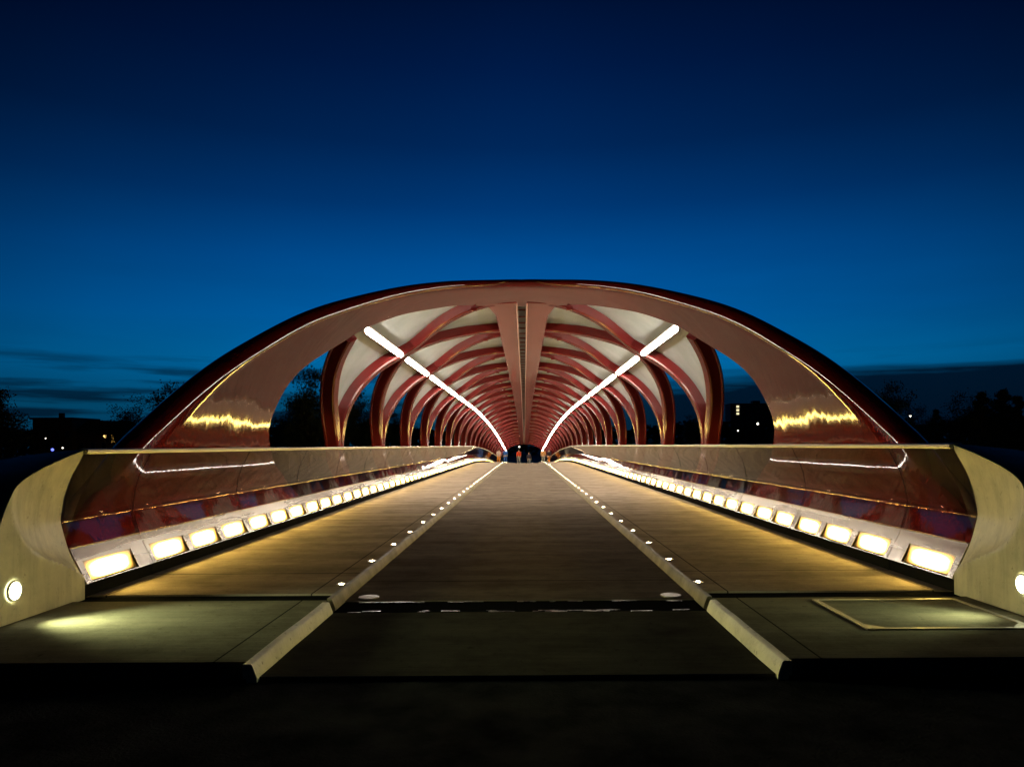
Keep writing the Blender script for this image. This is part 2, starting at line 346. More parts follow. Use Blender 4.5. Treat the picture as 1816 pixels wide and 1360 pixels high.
for sx in (-1, 1):
    side = 'left' if sx < 0 else 'right'
    xa, xb = sorted((sx * 1.296, sx * 3.32))
    wk = tag(deck_strip('walkway', xa, xb, .07, M['walk'], 5.083, YEND), f'{side} walkway of brushed concrete with a row of inset lights', kind='structure')
    # kerbs: the entry block and the long one on the bridge
    def kerb_ring(y, z0, inner=1.246, top=1.297, hh=.074):
        return [(sx * (top - .012), y, z0 - .2), (sx * inner, y, z0 - .2), (sx * inner, y, z0 + .008), (sx * (inner + .022), y, z0 + hh - .006), (sx * (inner + .03), y, z0 + hh), (sx * (top + .004), y, z0 + hh), (sx * (top + .004), y, z0 + hh - .07), (sx * (top - .012), y, z0 + hh - .07)]
    kb_ = MB().rings([kerb_ring(y, random.uniform(-.003, .003), 1.236 + random.uniform(-.003, .003), 1.297, .074) for y in (3.43, 3.46, 3.7, 4.0, 4.3, 4.6, 4.79)]).build('kerb', M['kerb'], None, 40)
    tag(kb_, f'pale worn kerb block in front of the bridge on the {side}', 'kerb')
    km = MB().rings([kerb_ring(y, rise(y)) for y in strip_ys(4.90, YEND)]).build('bridge_kerb', M['bridge_kerb'], wk, 40)
    for k in range(100):
        y = 5.42 + 1.09 * k
        if y > YEND - .3: break
        FL.append((wk, sx * 1.335, y))
disc = None
for wk, x_, y in FL:
    n = 12; zt = .072
    if disc is None:
        mb = MB()
        mb.rings([[(rr * math.cos(2*math.pi*j/n), rr * math.sin(2*math.pi*j/n), zz) for j in range(n)] for rr, zz in ((.042, -.003), (.042, .003), (.017, .003), (.017, .001))], caps=False)
        b = len(mb.v); mb.v += [(.017 * math.cos(2*math.pi*j/n), .017 * math.sin(2*math.pi*j/n), .001 + .004) for j in range(n)]; mb.f.append(tuple(range(b, b + n))); mb.mi.append(1)
        o = mb.build('floor_light', [M['steel'], M['floorlamp']], wk); disc = o
    else:
        o = disc.copy(); col.objects.link(o); o.parent = wk
    o.location = (x_, y, rise(y) + zt)
for sx in (-1, 1):
    n = 20; mb = MB(); mb.rings([[(rr * math.cos(2*math.pi*j/n), rr * math.sin(2*math.pi*j/n), zz) for j in range(n)] for rr, zz in ((.075, -.005), (.075, .005), (.06, .007), (.002, .007))])
    o = mb.build('drain_cover', M['frame'], None, 30); o.location = (sx * 1.10, 5.28, .003)
    tag(o, f'small round metal drain cover beside the {"left" if sx < 0 else "right"} kerb of the cycle lane', 'drain cover')
# hatch in the right entry slab
hx = empty('access_hatch', (2.40, 4.385, .07)); tag(hx, 'rectangular hatch with a bright metal frame in the right entry slab', 'hatch')
MB().box(-.455, .455, -.37, .37, -.02, .003).build('cover', M['apron_slab'], hx)
fm = MB(); fm.box(-.47, -.44, -.385, .385, -.02, .008).box(.44, .47, -.385, .385, -.02, .008).box(-.437, .437, -.385, -.36, -.02, .008).box(-.437, .437, .365, .385, -.02, .008)
for (cx_, cy_, a_, b_) in ((-1, -1, 1, 1), (1, -1, -1, 1)):
    b = len(fm.v); q = [(cx_*.44, cy_*.36), (cx_*.44 + a_*.09, cy_*.36), (cx_*.44, cy_*.36 + b_*.09)]
    fm.v += [(p[0], p[1], .0035) for p in q] + [(p[0], p[1], .007) for p in q]
    fm.f += [(b, b+1, b+2), (b+3, b+4, b+5), (b, b+1, b+4, b+3), (b+1, b+2, b+5, b+4), (b+2, b, b+3, b+5)]; fm.mi += [0]*5
fm.build('frame', M['frame'], hx)

# ---- end walls
def h_wall(y): return itp([(4.10, .35), (4.14, .52), (4.2, .66), (4.24, .74), (4.31, .84), (4.45, .92), (4.72, 1.01), (4.9, 1.06), (5.0, 1.085)], y)
PROF = [(-3.00, 1.075), (-3.035, 1.00), (-3.09, .90), (-3.13, .78), (-3.15, .66), (-3.156, .605), (-3.154, .585), (-3.103, .41)]   # glass, seen in cross-section (left side)
def bulge(zz): return itp(sorted([(p[1], -p[0] - 3.0) for p in PROF] + [(.24, .025), (.15, 0.0), (0, 0)]), zz)
def crease(zz): return itp([(0, 5.2), (.20, 5.02), (.28, 4.92), (.47, 4.49), (.66, 4.33), (.80, 4.30), (.92, 4.36), (1.1, 4.7)], zz)
for sx in (-1, 1):
    side = 'left' if sx < 0 else 'right'
    T = empty('end_wall', (sx * 3.0, 4.6, 0)); tag(T, f'cream concrete end wall with a round lamp at the {side} end of the railing', 'wall')
    rings = []
    yst = [4.10, 4.115, 4.13, 4.15] + [4.17 + .83 * i / 52 for i in range(53)]
    for y in yst:
        h_ = h_wall(y); ring = []
        for i in range(53):
            zz = -.38 + (h_ + .38) * (i / 52)
            u = (y - crease(zz)) / (5.0 - crease(zz)) if crease(zz) < 5 else 0
            u = max(0, min(1, u)); ring.append((sx * (3.0 + bulge(zz) * u ** .75 + (.009 * max(0, min(1, (.84 - zz) / .2)) * min(1, u * 9) if u > 0 else 0)), y, zz))
        xt = abs(ring[-1][0])
        for d, dz in ((.02, .004), (.12, .0), (.4, -.03), (.8, -.09), (1.3, -.2), (1.8, -.36), (2.1, -.7), (2.2, -1.4)):
            ring.append((sx * (xt + d), y, max(-.38, h_ + dz)))
        rings.append([(px - sx * 3.0, py - 4.6, pz) for px, py, pz in ring])
    w_ = MB().rings(rings).build('wall', M['concrete'], T, 28)
    rings = []
    for y in stations(5.003, 9.0, .5):
        xi = itp([(5, 3.36), (6, 3.9), (7, 4.45), (9, 4.6)], y); ring = [(sx * (xi + .05), y, -.38), (sx * (xi + .05), y, .9), (sx * xi, y, 1.05)]
        for d, dz in ((.12, .0), (.4, -.03), (.8, -.09), (1.3, -.2), (1.8, -.36), (2.1, -.7), (2.2, -1.4)): ring.append((sx * (xi - .02 + d * (1 if d < 1 else 1) * (5.54 - xi + .02) / 2.2), y, max(-.37, 1.05 + dz * (1 if d > 1.9 else (5.54 - xi) / 2.2))))
        rings.append([(px - sx * 3.0, py - 4.6, pz) for px, py, pz in ring])
    MB().rings(rings).build('outer_face', M['concrete'], T, 28)
    # round lamp
    n = 24; L = empty('wall_lamp', (sx * 2.992, 4.30, .258)); tag(L, f'round bright lamp set into the {side} end wall', 'lamp', 'lamps in the end walls')
    def cyl(r0, r1, xa, xb): return [[(-sx * xx, rr * math.cos(2*math.pi*j/n), rr * math.sin(2*math.pi*j/n)) for j in range(n)] for rr, xx in ((r0, xa), (r0, xb), (r1, xb))]
    MB().rings(cyl(.064, .052, -.004, .006), caps=False).build('rim', M['housing'], L)
    b_ = MB(); b_.v = [(-sx * .004, .053 * math.cos(2*math.pi*j/n), .053 * math.sin(2*math.pi*j/n)) for j in range(n)]; b_.f = [tuple(range(n))]; b_.mi = [0]; b_.build('lens', M['walllamp'], L)
    ld = bpy.data.lights.new('lamp_beam', 'SPOT'); ld.energy = 215 if sx < 0 else 70; ld.color = (.90, 1, .52); ld.spot_size = R(88); ld.spot_blend = 1; ld.shadow_soft_size = .11
    lo = bpy.data.objects.new('lamp_beam', ld); col.objects.link(lo); lo.parent = L; lo.location = (-sx * .02, 0, 0)
    lo.rotation_euler = Vector((-sx, .03, -.22)).to_track_quat('-Z', 'Y').to_euler()

# ---- balustrades: handrail, curved glass, steel apron with lit windows
SEAMS = [5.0, 5.9]
while SEAMS[-1] < YEND - 2.2: SEAMS.append(SEAMS[-1] + 2.13)
for sx in (-1, 1):
    side = 'left' if sx < 0 else 'right'
    T = empty('balustrade', (0, 5, 0)); tag(T, f'curved glass balustrade with steel base and lit windows along the {side} walkway', 'balustrade')
    def W(p, y, r=0): return (sx * -p[0], y - 5, p[1] + rise(y))
    hr = [(-2.972, 1.072), (-2.972, 1.088), (-2.985, 1.095), (-3.03, 1.097), (-3.045, 1.088), (-3.045, 1.072), (-3.02, 1.060), (-2.99, 1.060)]
    MB().rings([[W(p, y) for p in hr] for y in strip_ys(5.004, YEND)]).build('handrail', M['rail'], T, 30)
    wn = 0; rest = MB(); rest_uv = []
    top, bot = (-3.105, .405), (-2.985, .165)
    for k in range(len(SEAMS) - 1):
        a, b = SEAMS[k] + .006, SEAMS[k + 1] - .006
        yy = [a, (a + b) / 2, b]
        gv = PROF if k < 12 else PROF[::2] + [PROF[-1]]
        rings = [[W((p[0], p[1] - .008), y) for p in gv] + [W((p[0] - .012, p[1] - .008), y) for p in reversed(gv)] for y in yy]
        MB().rings(rings, caps=False).build('glass_panel', M['glass'], T, 50)
        if 0 < k < 22:     # black gasket in each joint of the glass
            MB().rings([[W((p[0] + .003, p[1] - .006), y) for p in PROF] + [W((p[0] - .014, p[1] - .006), y) for p in reversed(PROF)] for y in (SEAMS[k] - .007, SEAMS[k] + .007)], caps=False).build('gasket', M['rubber'], T)
        # apron panel, hollowed round its windows
        lights = [(5.07, 5.69)] if k == 0 else [(SEAMS[k] + .06 + .70 * j, SEAMS[k] + .06 + .70 * j + .59) for j in range(3)]
        def ap(t, y, off=0):   # t: 0 top..1 bottom
            q = (top[0] + (bot[0] - top[0]) * t + off * .894, top[1] + (bot[1] - top[1]) * t + off * .447); return W(q, y)
        mb = MB()
        segs = [a] + [v for l in lights for v in l] + [b]
        T0, T1 = .38, .97
        def slab(y0, y1, t0, t1):
            mb.rings([[ap(t0, y), ap(t1, y), ap(t1, y, -.02), ap(t0, y, -.02)] for y in (y0, y1)])
        slab(a, b, 0, T0); slab(a, b, T1, 1.0)
        for i in range(0, len(segs), 2): slab(segs[i], segs[i + 1], T0, T1)
        for (l0, l1) in lights:      # added cheeks and floor round each lamp, blocking light to scallop its pools
            for e0, e1 in ((l0 - .004, l0), (l1, l1 + .004)):
                mb.rings([[ap(T0, y, -.001), ap(T1, y, -.001), ap(T1, y, -.044), ap(T0 + .1, y, -.014)] for y in (e0, e1)])
            mb.rings([[ap(T1, y, -.001), ap(T1 + .02, y, -.001), ap(T1 + .02, y, -.045), ap(T1, y, -.045)] for y in (l0, l1)])
        mb.rings([[W((top[0] - .03, .405), y), W((top[0] + .004, .412), y), W((top[0] + .004, .404), y), W((top[0] - .03, .398), y)] for y in (a, b)])
        if k < 14: mb.box(sx * 3.02 - .012, sx * 3.02 + .012, b - 5 - .02, b - 5 + .004, .07 + rise(b), .19 + rise(b))
        A = mb.build('apron_panel', M['steel'], T)
        xa_, xb_ = sorted((sx * 3.005, sx * 3.03)); rr_ = [[(xa_, y - 5, rise(y) + .0705), (xb_, y - 5, rise(y) + .0705), (xb_, y - 5, rise(y) + .17), (xa_, y - 5, rise(y) + .17)] for y in (a, b)]
        MB().rings(rr_).build('shade_plate', M['rubber'], T)  # added black plate, stands in for the shadow beneath the apron
        for (l0, l1) in lights:
            vv = [ap(T0, l0, -.004), ap(T0, l1, -.004), ap(T1 - .01, l1, -.036), ap(T1 - .01, l0, -.036)]
            if sx > 0: vv = [vv[1], vv[0], vv[3], vv[2]]
            if wn < 100:
                o = mk('window_light', vv, [(0, 1, 2, 3)], M['window'], A, uvs=[(0, 1), (1, 1), (1, 0), (0, 0)]); wn += 1
            else:
                q = len(rest.v); rest.v += vv; rest.f.append((q, q+1, q+2, q+3)); rest_uv += [(0, 1), (1, 1), (1, 0), (0, 0)]
    if rest.v:
        o = mk('window_light', rest.v, rest.f, M['window'], T, uvs=rest_uv); o['kind'] = 'stuff'

# ---- the red tube: portal shell, ribs, spine, roof glass, tube lights
BR = empty('footbridge', (0, 7, 0)); tag(BR, 'red tubular footbridge of curved ribs and frosted glass roof lit from inside', 'bridge')
def loc(p): return (p[0], p[1] - 7, p[2])
ZF = [(-42, 4.95), (-30, 5.45), (-15, 6.35), (0, 7.5), (3.5, 7.88), (8.2, 8.38), (18.4, 9.4), (26.7, 10.25), (37, 11.2), (49, 12.4), (58.5, 13.2), (70.5, 14.06), (81, 14.6), (90, 14.75)]
ZB = [(-42, 12.2), (-15, 11.6), (0, 11.24), (5.3, 11.15), (13, 11.35), (20.6, 11.65), (26.4, 12.09), (31, 12.52), (36.2, 12.93), (42.5, 13.29), (46.7, 13.64), (53.3, 14.15), (61.8, 14.92), (70.8, 15.6), (80, 16.4), (90, 16.65)]
def shell():
    angs = [(-42 + 132 * i / 72) for i in range(73)]
    full = [(-1, a) for a in angs] + [(1, a) for a in reversed(angs[:-1])]
    rings = []
    for sx, a in full:
        yf, yb = itp(ZF, a), itp(ZB, a); t = .30 - .13 * max(0, math.sin(R(a))) ** 2; ring = []
        for i in range(11): ring.append(P(sx, a, yb + (yf - yb) * i / 10, 0))
        for i in range(1, 8):
            q = math.pi * i / 8; ring.append(P(sx, a, yf - .17 * math.sin(q), t * (1 - math.cos(q)) / 2))
        for i in range(7): ring.append(P(sx, a, yf + (yb - yf) * i / 6, t))
        rings.append([loc(p) for p in ring])
    return MB().rings(rings).build('portal', M['shell'], BR, 40)
shell()
RB = [(-40, .0), (0, .12), (9, .16), (14, .22), (20, .40), (26, .66), (35, 1.25), (42, 1.85), (48, 2.12), (56, 1.85), (63, 1.38), (75, .85), (90, .65)]
FB = [(-40, .0), (0, -.12), (6, -.3), (12, -.70), (18, -1.15), (26, -1.72), (34, -2.1), (43, -2.4), (50, -2.15), (56, -1.7), (63, -1.15), (77, -.25), (90, .0)]
def rib(k, sx, tab, a0, a1, w0=.27, dep=.27, shift=0):
    yc = Y0 + BAY * k; rings = []
    n = 40 if k < 6 else (26 if k < 12 else 16)
    for i in range(n + 1):
        a = a0 + (a1 - a0) * i / n; y = yc + itp(tab, a) + shift
        # sideways direction of the rib in the (arc, y) plane
        da = 1.0; sl = (itp(tab, a + da) - itp(tab, a - da)) / (2 * R(da) * 3.5); L = math.hypot(1, sl)
        wd = w0 * (1.0 if a > 0 else 1.0)
        def q(u, r):      # u across, r radial
            return loc(P(sx, a - math.degrees(u * sl / L / 3.5), y + u / L, r))
        hw = wd / 2; c = .03
        rings.append([q(-hw + c, 0), q(hw - c, 0), q(hw, c), q(hw, dep - .05), q(hw + .03, dep - .03), q(hw + .03, dep), q(-hw - .03, dep), q(-hw - .03, dep - .03), q(-hw, dep - .05), q(-hw, c)])
    return MB().rings(rings).build('rib', M['red'], BR, 30)
for k in range(NB):
    for sx in (-1, 1):
        rib(k, sx, RB, -38, 81)
        rib(k, sx, FB, -38, 37.5 if k == 0 else 81)
# small bolts where the ribs meet the spine
for k in range(10):
    for sx in (-1, 1):
        p = P(sx, 74, Y0 + BAY * k + .62, -.03); p = loc(p); MB().box(p[0] - .07, p[0] + .07, p[1] - .05, p[1] + .05, p[2] - .03, p[2] + .05).build('bolt_plate', M['red'], BR)
# frosted roof glass
def cell(fa, fb, a0, a1, n, sx):
    vs_, fs_ = [], []
    m_ = 6
    for i in range(n + 1):
        a = a0 + (a1 - a0) * i / n; ya, yb = fa(a), fb(a)
        for j in range(m_ + 1): vs_.append(loc(P(sx, a, ya + (yb - ya) * j / m_, .22)))
    for i in range(n):
        for j in range(m_): q = i * (m_ + 1) + j; fs_.append((q, q + 1, q + m_ + 2, q + m_ + 1))
    o = mk('roof_glass', vs_, fs_, M['roofglass'], BR, smooth=True); return o
for k in range(NB):
    yc = Y0 + BAY * k
    for sx in (-1, 1):
        cell(lambda a: yc + itp(FB, a) if a > 0 else yc, lambda a: yc + itp(RB, a), 8, 84, 26, sx)
        if k < NB - 1: cell(lambda a: yc + itp(RB, a), lambda a: yc + BAY + itp(FB, a), 47, 84, 12, sx)
# spine
def prism(name, sec, ya, yb, m, z0=EYE, flare=None):
    rings = []
    for y in strip_ys(ya, yb):
        fl = flare(y) if flare else 1
        rings.append([loc((p[0] * (fl if abs(p[0]) > .3 else 1), y, z0 + rise(y) + p[1])) for p in sec])
    return MB().rings(rings).build(name, m, BR, 30)
flr = lambda y: 1 + .35 * max(0, 1 - (y - 16.0) / 1.6) ** 2
for sx in (-1, 1):
    prism('spine', [(sx*.125, 3.185), (sx*.62, 3.155), (sx*.635, 3.17), (sx*.635, 3.40), (sx*.125, 3.42)], 16.2, YEND, M['spine'], flare=flr)
    prism('slot_lip', [(sx*.095, 3.165), (sx*.13, 3.165), (sx*.124, 3.21), (sx*.108, 3.21)], 16.3, YEND, M['lip'])
prism('slot_channel', [(-.125, 3.425), (.125, 3.425), (.125, 3.48), (-.125, 3.48)], 16.2, YEND, M['dark'])
y = 16.8
while y < 70:
    p = loc((0, y, 0)); MB().box(-.094, .094, p[1] - .018, p[1] + .018, EYE + rise(y) + 3.30, EYE + rise(y) + 3.33).build('slot_bar', M['spine'], BR); y += .93
# tube lights
def tube_light(k, sx):
    ya = Y0 + BAY * k - 2.0; yb = ya + 3.66; th = 42.5
    if k == 0: ya += .05
    rings, hs = [], []
    n = 12; rad = .057
    pts = [P(sx, th, y, .02) for y in (ya, (ya + yb) / 2, yb)]
    for px, py, pz in pts:
        rings.append([loc((px + rad * math.cos(2*math.pi*j/n), py, pz + rad * math.sin(2*math.pi*j/n))) for j in range(n)])
        # housing covers the side that faces the roof
        hs.append([loc((px + (rad + .006) * math.cos(t), py, pz + (rad + .006) * math.sin(t))) for t in [R(90 - sx * 48 + d) for d in (-100, -70, -40, -15, 15, 40, 70, 100)]] +
                  [loc((px + (rad + .035) * math.cos(t), py, pz + (rad + .035) * math.sin(t))) for t in [R(90 - sx * 48 + d) for d in (80, 40, 0, -40, -80)]])
    o = MB().rings(rings).build('tube_light', M['tube'], BR, 40)
    MB().rings(hs).build('housing', M['housing'], o, 30)
for k in range(NB):
    for sx in (-1, 1): tube_light(k, sx)
# lower edge beams that carry the ribs, deck edge
for sx in (-1, 1):
    rings = []
    for y in strip_ys(5.3, YEND):
        z0 = rise(y); rings.append([loc((sx * p[0], y, z0 + p[1])) for p in ((3.34, .02), (3.6, -.02), (3.75, -.3), (3.5, -.75), (2.6, -1.0), (2.6, -.4), (3.34, -.3))])
    MB().rings(rings).build('edge_beam', M['dark'], BR, 40)

# ---------------------------------------------------------------- people walking far down the bridge
def skin(name, pts, edges, m, parent, root=0, lev=1):
    me = bpy.data.meshes.new(name); me.from_pydata([p[:3] for p in pts], edges, []); me.materials.append(m)
    o = bpy.data.objects.new(name, me); col.objects.link(o); o.parent = parent
    sm = o.modifiers.new('skin', 'SKIN'); sm.use_smooth_shade = True
    if not me.skin_vertices: 
        bpy.context.view_layer.update()
    for i, p in enumerate(pts):
        sv = me.skin_vertices[0].data[i]; r = p[3]; sv.radius = (r, r) if not isinstance(r, tuple) else r; sv.use_root = (i == root)
    ss = o.modifiers.new('sub', 'SUBSURF'); ss.levels = lev; ss.render_levels = lev
    return o
def person(x_, y_, zf, H, heading, stride, top_m, leg_m, hair_m, label, coat=False):
    T = empty('person', (x_, y_, zf), heading); tag(T, label, 'person', 'people walking at the far end of the bridge')
    s = H / 1.75; f = stride
    J = dict(pel=(0, 0, .95), chest=(0, .01, 1.25), neck=(0, .01, 1.46), h1=(0, -.01, 1.56), h2=(0, -.015, 1.66), h3=(0, 0, 1.70))
    pts = [(0, 0, .95, (.15, .11)), (0, 0, 1.1, (.13, .095)), (0, .01, 1.30, (.165, .11)), (0, .01, 1.45, (.06, .06)), (0, -.01, 1.53, (.06, .07)), (0, -.015, 1.62, (.078, .095)), (0, 0, 1.70, (.06, .07)), (0, -.105, 1.60, .014)]
    ed = [(0, 1), (1, 2), (2, 3), (3, 4), (4, 5), (5, 6), (5, 7)]
    legs = []
    for sg in (-1, 1):
        b = len(pts); q = f * sg
        pts += [(sg*.09, 0, .86, .085), (sg*.095, -.16*q - .02, .50, .06), (sg*.095, -.34*q + .04 * abs(q), .10 + .05 * (q < 0), .04), (sg*.10, -.34*q - .12, .045 + .02 * (q < 0), .035)]
        ed += [(0, b), (b, b+1), (b+1, b+2), (b+2, b+3)]; legs.append(b)
        b = len(pts)
        pts += [(sg*.19, .01, 1.40, .05), (sg*.23, .05*q, 1.14, .042), (sg*.24, .16*q - .05, .92, .03), (sg*.24, .18*q - .07, .86, (.02, .038))]
        ed += [(2, b), (b, b+1), (b+1, b+2), (b+2, b+3)]
        w3 = b + 3
        for j, (dx, dl) in enumerate(((-.03, .075), (-.01, .09), (.01, .085), (.028, .07))):
            c = len(pts); base = pts[w3]
            pts += [(base[0], base[1] + dx, base[2] - dl * .55, .0095), (base[0] - sg*.012, base[1] + dx, base[2] - dl, .008)]; ed += [(w3, c), (c, c+1)]
        c = len(pts); base = pts[b + 2]; pts += [(base[0] - sg*.02, base[1] - .045, base[2] - .05, .011)]; ed += [(b + 2, c)]
    sc_ = lambda L: [(p[0]*s, p[1]*s, p[2]*s, (p[3][0]*s, p[3][1]*s) if isinstance(p[3], tuple) else p[3]*s) for p in L]
    skin('body', sc_(pts), ed, M['skinm'], T)
    # jacket
    jp = [(0, 0, .90 if not coat else .70, (.175, .13)), (0, 0, 1.1, (.155, .12)), (0, .01, 1.30, (.19, .135)), (0, .01, 1.43, (.09, .085))]; je = [(0, 1), (1, 2), (2, 3)]
    for sg in (-1, 1):
        q = f * sg; b = len(jp); jp += [(sg*.19, .01, 1.39, .068), (sg*.23, .05*q, 1.14, .058), (sg*.24, .15*q - .045, .94, .046)]; je += [(2, b), (b, b+1), (b+1, b+2)]
    skin('jacket', sc_(jp), je, top_m, T)
    lp = [(0, 0, .93, (.16, .12))]; le = []
    for sg in (-1, 1):
        q = f * sg; b = len(lp); lp += [(sg*.09, 0, .84, .098), (sg*.095, -.16*q - .02, .50, .075), (sg*.095, -.33*q + .04 * abs(q), .13 + .05 * (q < 0), .056)]; le += [(0, b), (b, b+1), (b+1, b+2)]
    skin('trousers', sc_(lp), le, leg_m, T)
    n = 12; rings = []
    for i in range(6):
        t = i / 5 * math.pi * .5; rr = .092 * math.cos(t) + .002
        rings.append([(rr * math.cos(2*math.pi*j/n) * s, (rr * 1.15 * math.sin(2*math.pi*j/n) + .015) * s, (1.63 + .125 * math.sin(t)) * s) for j in range(n)])
    MB().rings(rings).build('hair', hair_m, T, 60)
    for sg in (-1, 1): MB().box((sg*.03-.008)*s, (sg*.03+.008)*s, -.115*s, -.10*s, 1.615*s, 1.628*s).build('eye', M['dark'], T)
M['skinm'] = mat('skin', (.30, .17, .12), .5)
cloth = lambda n, c: mat(n, tuple(v * .42 for v in c), .85, spec=.1)
cP, cO, cB, cD, cR, cG, cT = cloth('pale_cloth', (.62, .50, .50)), cloth('orange_cloth', (.62, .22, .06)), cloth('blue_cloth', (.03, .12, .50)), cloth('dark_cloth', (.05, .04, .06)), cloth('red_cloth', (.65, .06, .02)), cloth('grey_cloth', (.28, .29, .31)), cloth('tan_cloth', (.72, .38, .16))
hD, hB = cloth('dark_hair', (.02, .015, .01)), cloth('brown_hair', (.10, .05, .02))
def ppl(px, Y, H, deckz, *a, **k): person((px - 930) * Y / F_PX + CX, Y, rise(Y) + deckz, H, *a, **k)
ppl(884.5, 74, 1.62, .07, .2, .7, cP, cO, hB, 'person in a pale top and orange trousers by the left railing')
ppl(896, 73, 1.64, .07, 3.0, -.6, cB, cB, hD, 'person all in blue on the left walkway')
ppl(920, 73, 1.60, .0, 3.3, .8, cR, cG, hD, 'person in a red jacket and grey trousers on the cycle lane')
ppl(938, 84, 1.72, .0, .1, .7, cD, cG, hD, 'person in dark clothes with grey trousers in the middle of the lane')
ppl(963.5, 73, 1.62, .07, .0, .5, cT, cG, hB, 'person in a tan orange jacket and grey trousers on the right walkway')
ppl(973.5, 76, 1.62, .07, .4, -.6, cD, cO, hD, 'person in a dark jacket and brown orange trousers by the right railing')

# ---------------------------------------------------------------- far bank: trees, houses, lamps
def px(x, Y): return (x - 930) * Y / F_PX + CX
def pz(y, Y): return EYE + (790 - y) * Y / F_PX
G = -3.15
def make_tree(seed, h_, wd, kind):
    rnd = random.Random(seed); T = empty('tree')
    mb = MB(); th = h_ * (.45 if kind == 'round' else .8)
    lean = rnd.uniform(-.04, .04) * h_
    trunk = [(0, 0, -.4), (lean * .3, 0, th * .3), (lean * .7, .1, th * .7), (lean, 0, th)]
    mb.tube(trunk, [h_ * .022, h_ * .017, h_ * .012, h_ * .005], 8)
    tips = []
    nl = 11 if kind == 'round' else 20
    for i in range(nl):
        t = rnd.uniform(.4, 1) if kind == 'round' else .18 + .8 * i / nl
        z0 = th * t; a = rnd.uniform(0, 6.28)
        L = wd * (rnd.uniform(.3, .5) if kind == 'round' else .5 * (1.08 - t)); up = h_ * (rnd.uniform(.12, .42) if kind == 'round' else .02)
        p0 = Vector((lean * t, 0, z0)); p1 = p0 + Vector((math.cos(a) * L * .5, math.sin(a) * L * .5, up * .55)); p2 = p0 + Vector((math.cos(a) * L, math.sin(a) * L, up))
        mb.tube([p0, p1, p2], [h_ * .008, h_ * .005, h_ * .0015], 5); tips += [p1, p2, (p1 + p2) / 2]
        for _ in range(2):
            p3 = p1 + Vector((rnd.uniform(-1, 1), rnd.uniform(-1, 1), rnd.uniform(.1, 1))) * L * .45; mb.tube([p1, p3], [h_ * .003, h_ * .001], 4); tips.append(p3)
    mb.build('trunk', M['bark'], T)
    if kind == 'round': tips += [Vector((lean + rnd.uniform(-.2, .2) * wd, rnd.uniform(-.2, .2) * wd, h_ * rnd.uniform(.62, .97))) for _ in range(14)]
    vs_, fs_ = [], []
    for c in tips:
        rr = wd * (rnd.uniform(.07, .14) if kind == 'round' else .055); npl = rnd.randint(80, 120)
        for _ in range(npl):
            d = Vector((rnd.gauss(0, 1), rnd.gauss(0, 1), rnd.gauss(0, .8))) * rr * .62
            p = c + d; s_ = rnd.uniform(.12, .26); u = Vector((rnd.gauss(0, 1), rnd.gauss(0, 1), rnd.gauss(0, 1))).normalized(); v_ = u.orthogonal().normalized()
            b = len(vs_); vs_ += [p - u * s_, p - v_ * s_ * .5, p + u * s_, p + v_ * s_ * .5]; fs_.append((b, b+1, b+2, b+3))
    mk('crown', vs_, fs_, M['leaf'], T); return T
protos = {}
def tree(kind, var, x_, y_, top, label, wscale=1.0, g=G, group='trees on the far bank'):
    H0 = 14.0; key = (kind, var)
    if key not in protos: o = make_tree(var * 17 + 3, H0, 11 if kind == 'round' else 6.5, kind); protos[key] = o
    else:
        o = protos[key].copy(); col.objects.link(o)
        for ch in protos[key].children: c = ch.copy(); col.objects.link(c); c.parent = o
    s = (top - g) / H0; o.location = (x_, y_, g); o.scale = (s * wscale, s * wscale, s); o.rotation_euler.z = random.uniform(0, 6.28)
    tag(o, label, 'tree', group); return o
def T_(kind, var, x, ytop, Y, label, ws=1.0): tree(kind, var, px(x, Y), Y, pz(ytop, Y), label, ws)
T_('round', 0, 2, 672, 120, 'dark leafy tree at the far left edge of the view', .8)
T_('round', 1, 305, 682, 150, 'tallest dark tree between the house and the left foot of the arch')
T_('round', 2, 262, 700, 158, 'broad dark tree between the lit house and the arch', 1.1)
T_('round', 3, 226, 718, 165, 'low dark tree just right of the lit house')
T_('round', 2, 548, 655, 125, 'tall airy tree seen through the first opening on the left', .7)
T_('round', 0, 585, 640, 132, 'tall dark tree partly behind the first left column', .8)
T_('round', 1, 618, 690, 138, 'dark tree mostly hidden behind the first left column', .9)
T_('round', 2, 532, 712, 150, 'broad low tree filling the foot of the first left opening', 1.2)
T_('round', 3, 678, 712, 152, 'dark tree behind the second left column', 1.0)
T_('round', 3, 512, 705, 140, 'lower dark tree at the left edge of the first left opening', .8)
T_('round', 1, 655, 728, 150, 'small dark tree seen between the first and second left columns', .8)
T_('round', 0, 705, 735, 165, 'small dark tree seen between the second and third left columns', .8)
T_('round', 1, 1578, 688, 140, 'round dark tree just right of the foot of the arch', .75)
T_('cone', 4, 1660, 708, 170, 'slim dark conifer above the wood on the right', .8)
T_('round', 2, 1625, 728, 160, 'low dark tree behind the white street lamp', .9)
T_('cone', 5, 1742, 668, 140, 'tall dark conifer near the right edge of the view', 1.0)
T_('cone', 4, 1778, 664, 150, 'tallest dark conifer second from the right edge', 1.0)
T_('cone', 5, 1808, 678, 145, 'dark conifer at the far right edge of the view', 1.0)
T_('round', 3, 1712, 705, 150, 'broad dark tree left of the tall conifers', 1.0)
T_('round', 0, 1775, 706, 160, 'broad dark tree below the tall conifers', 1.1)
T_('round', 2, 1545, 700, 150, 'dark tree touching the right foot of the arch', .7)
T_('round', 3, 1235, 738, 170, 'small dark tree between the first and second right columns', .9)
T_('round', 1, 1385, 735, 180, 'small dark tree behind the right edge of the arch', .9)
T_('round', 3, 25, 738, 175, 'low dark tree left of the flat roofed house', 1.1)
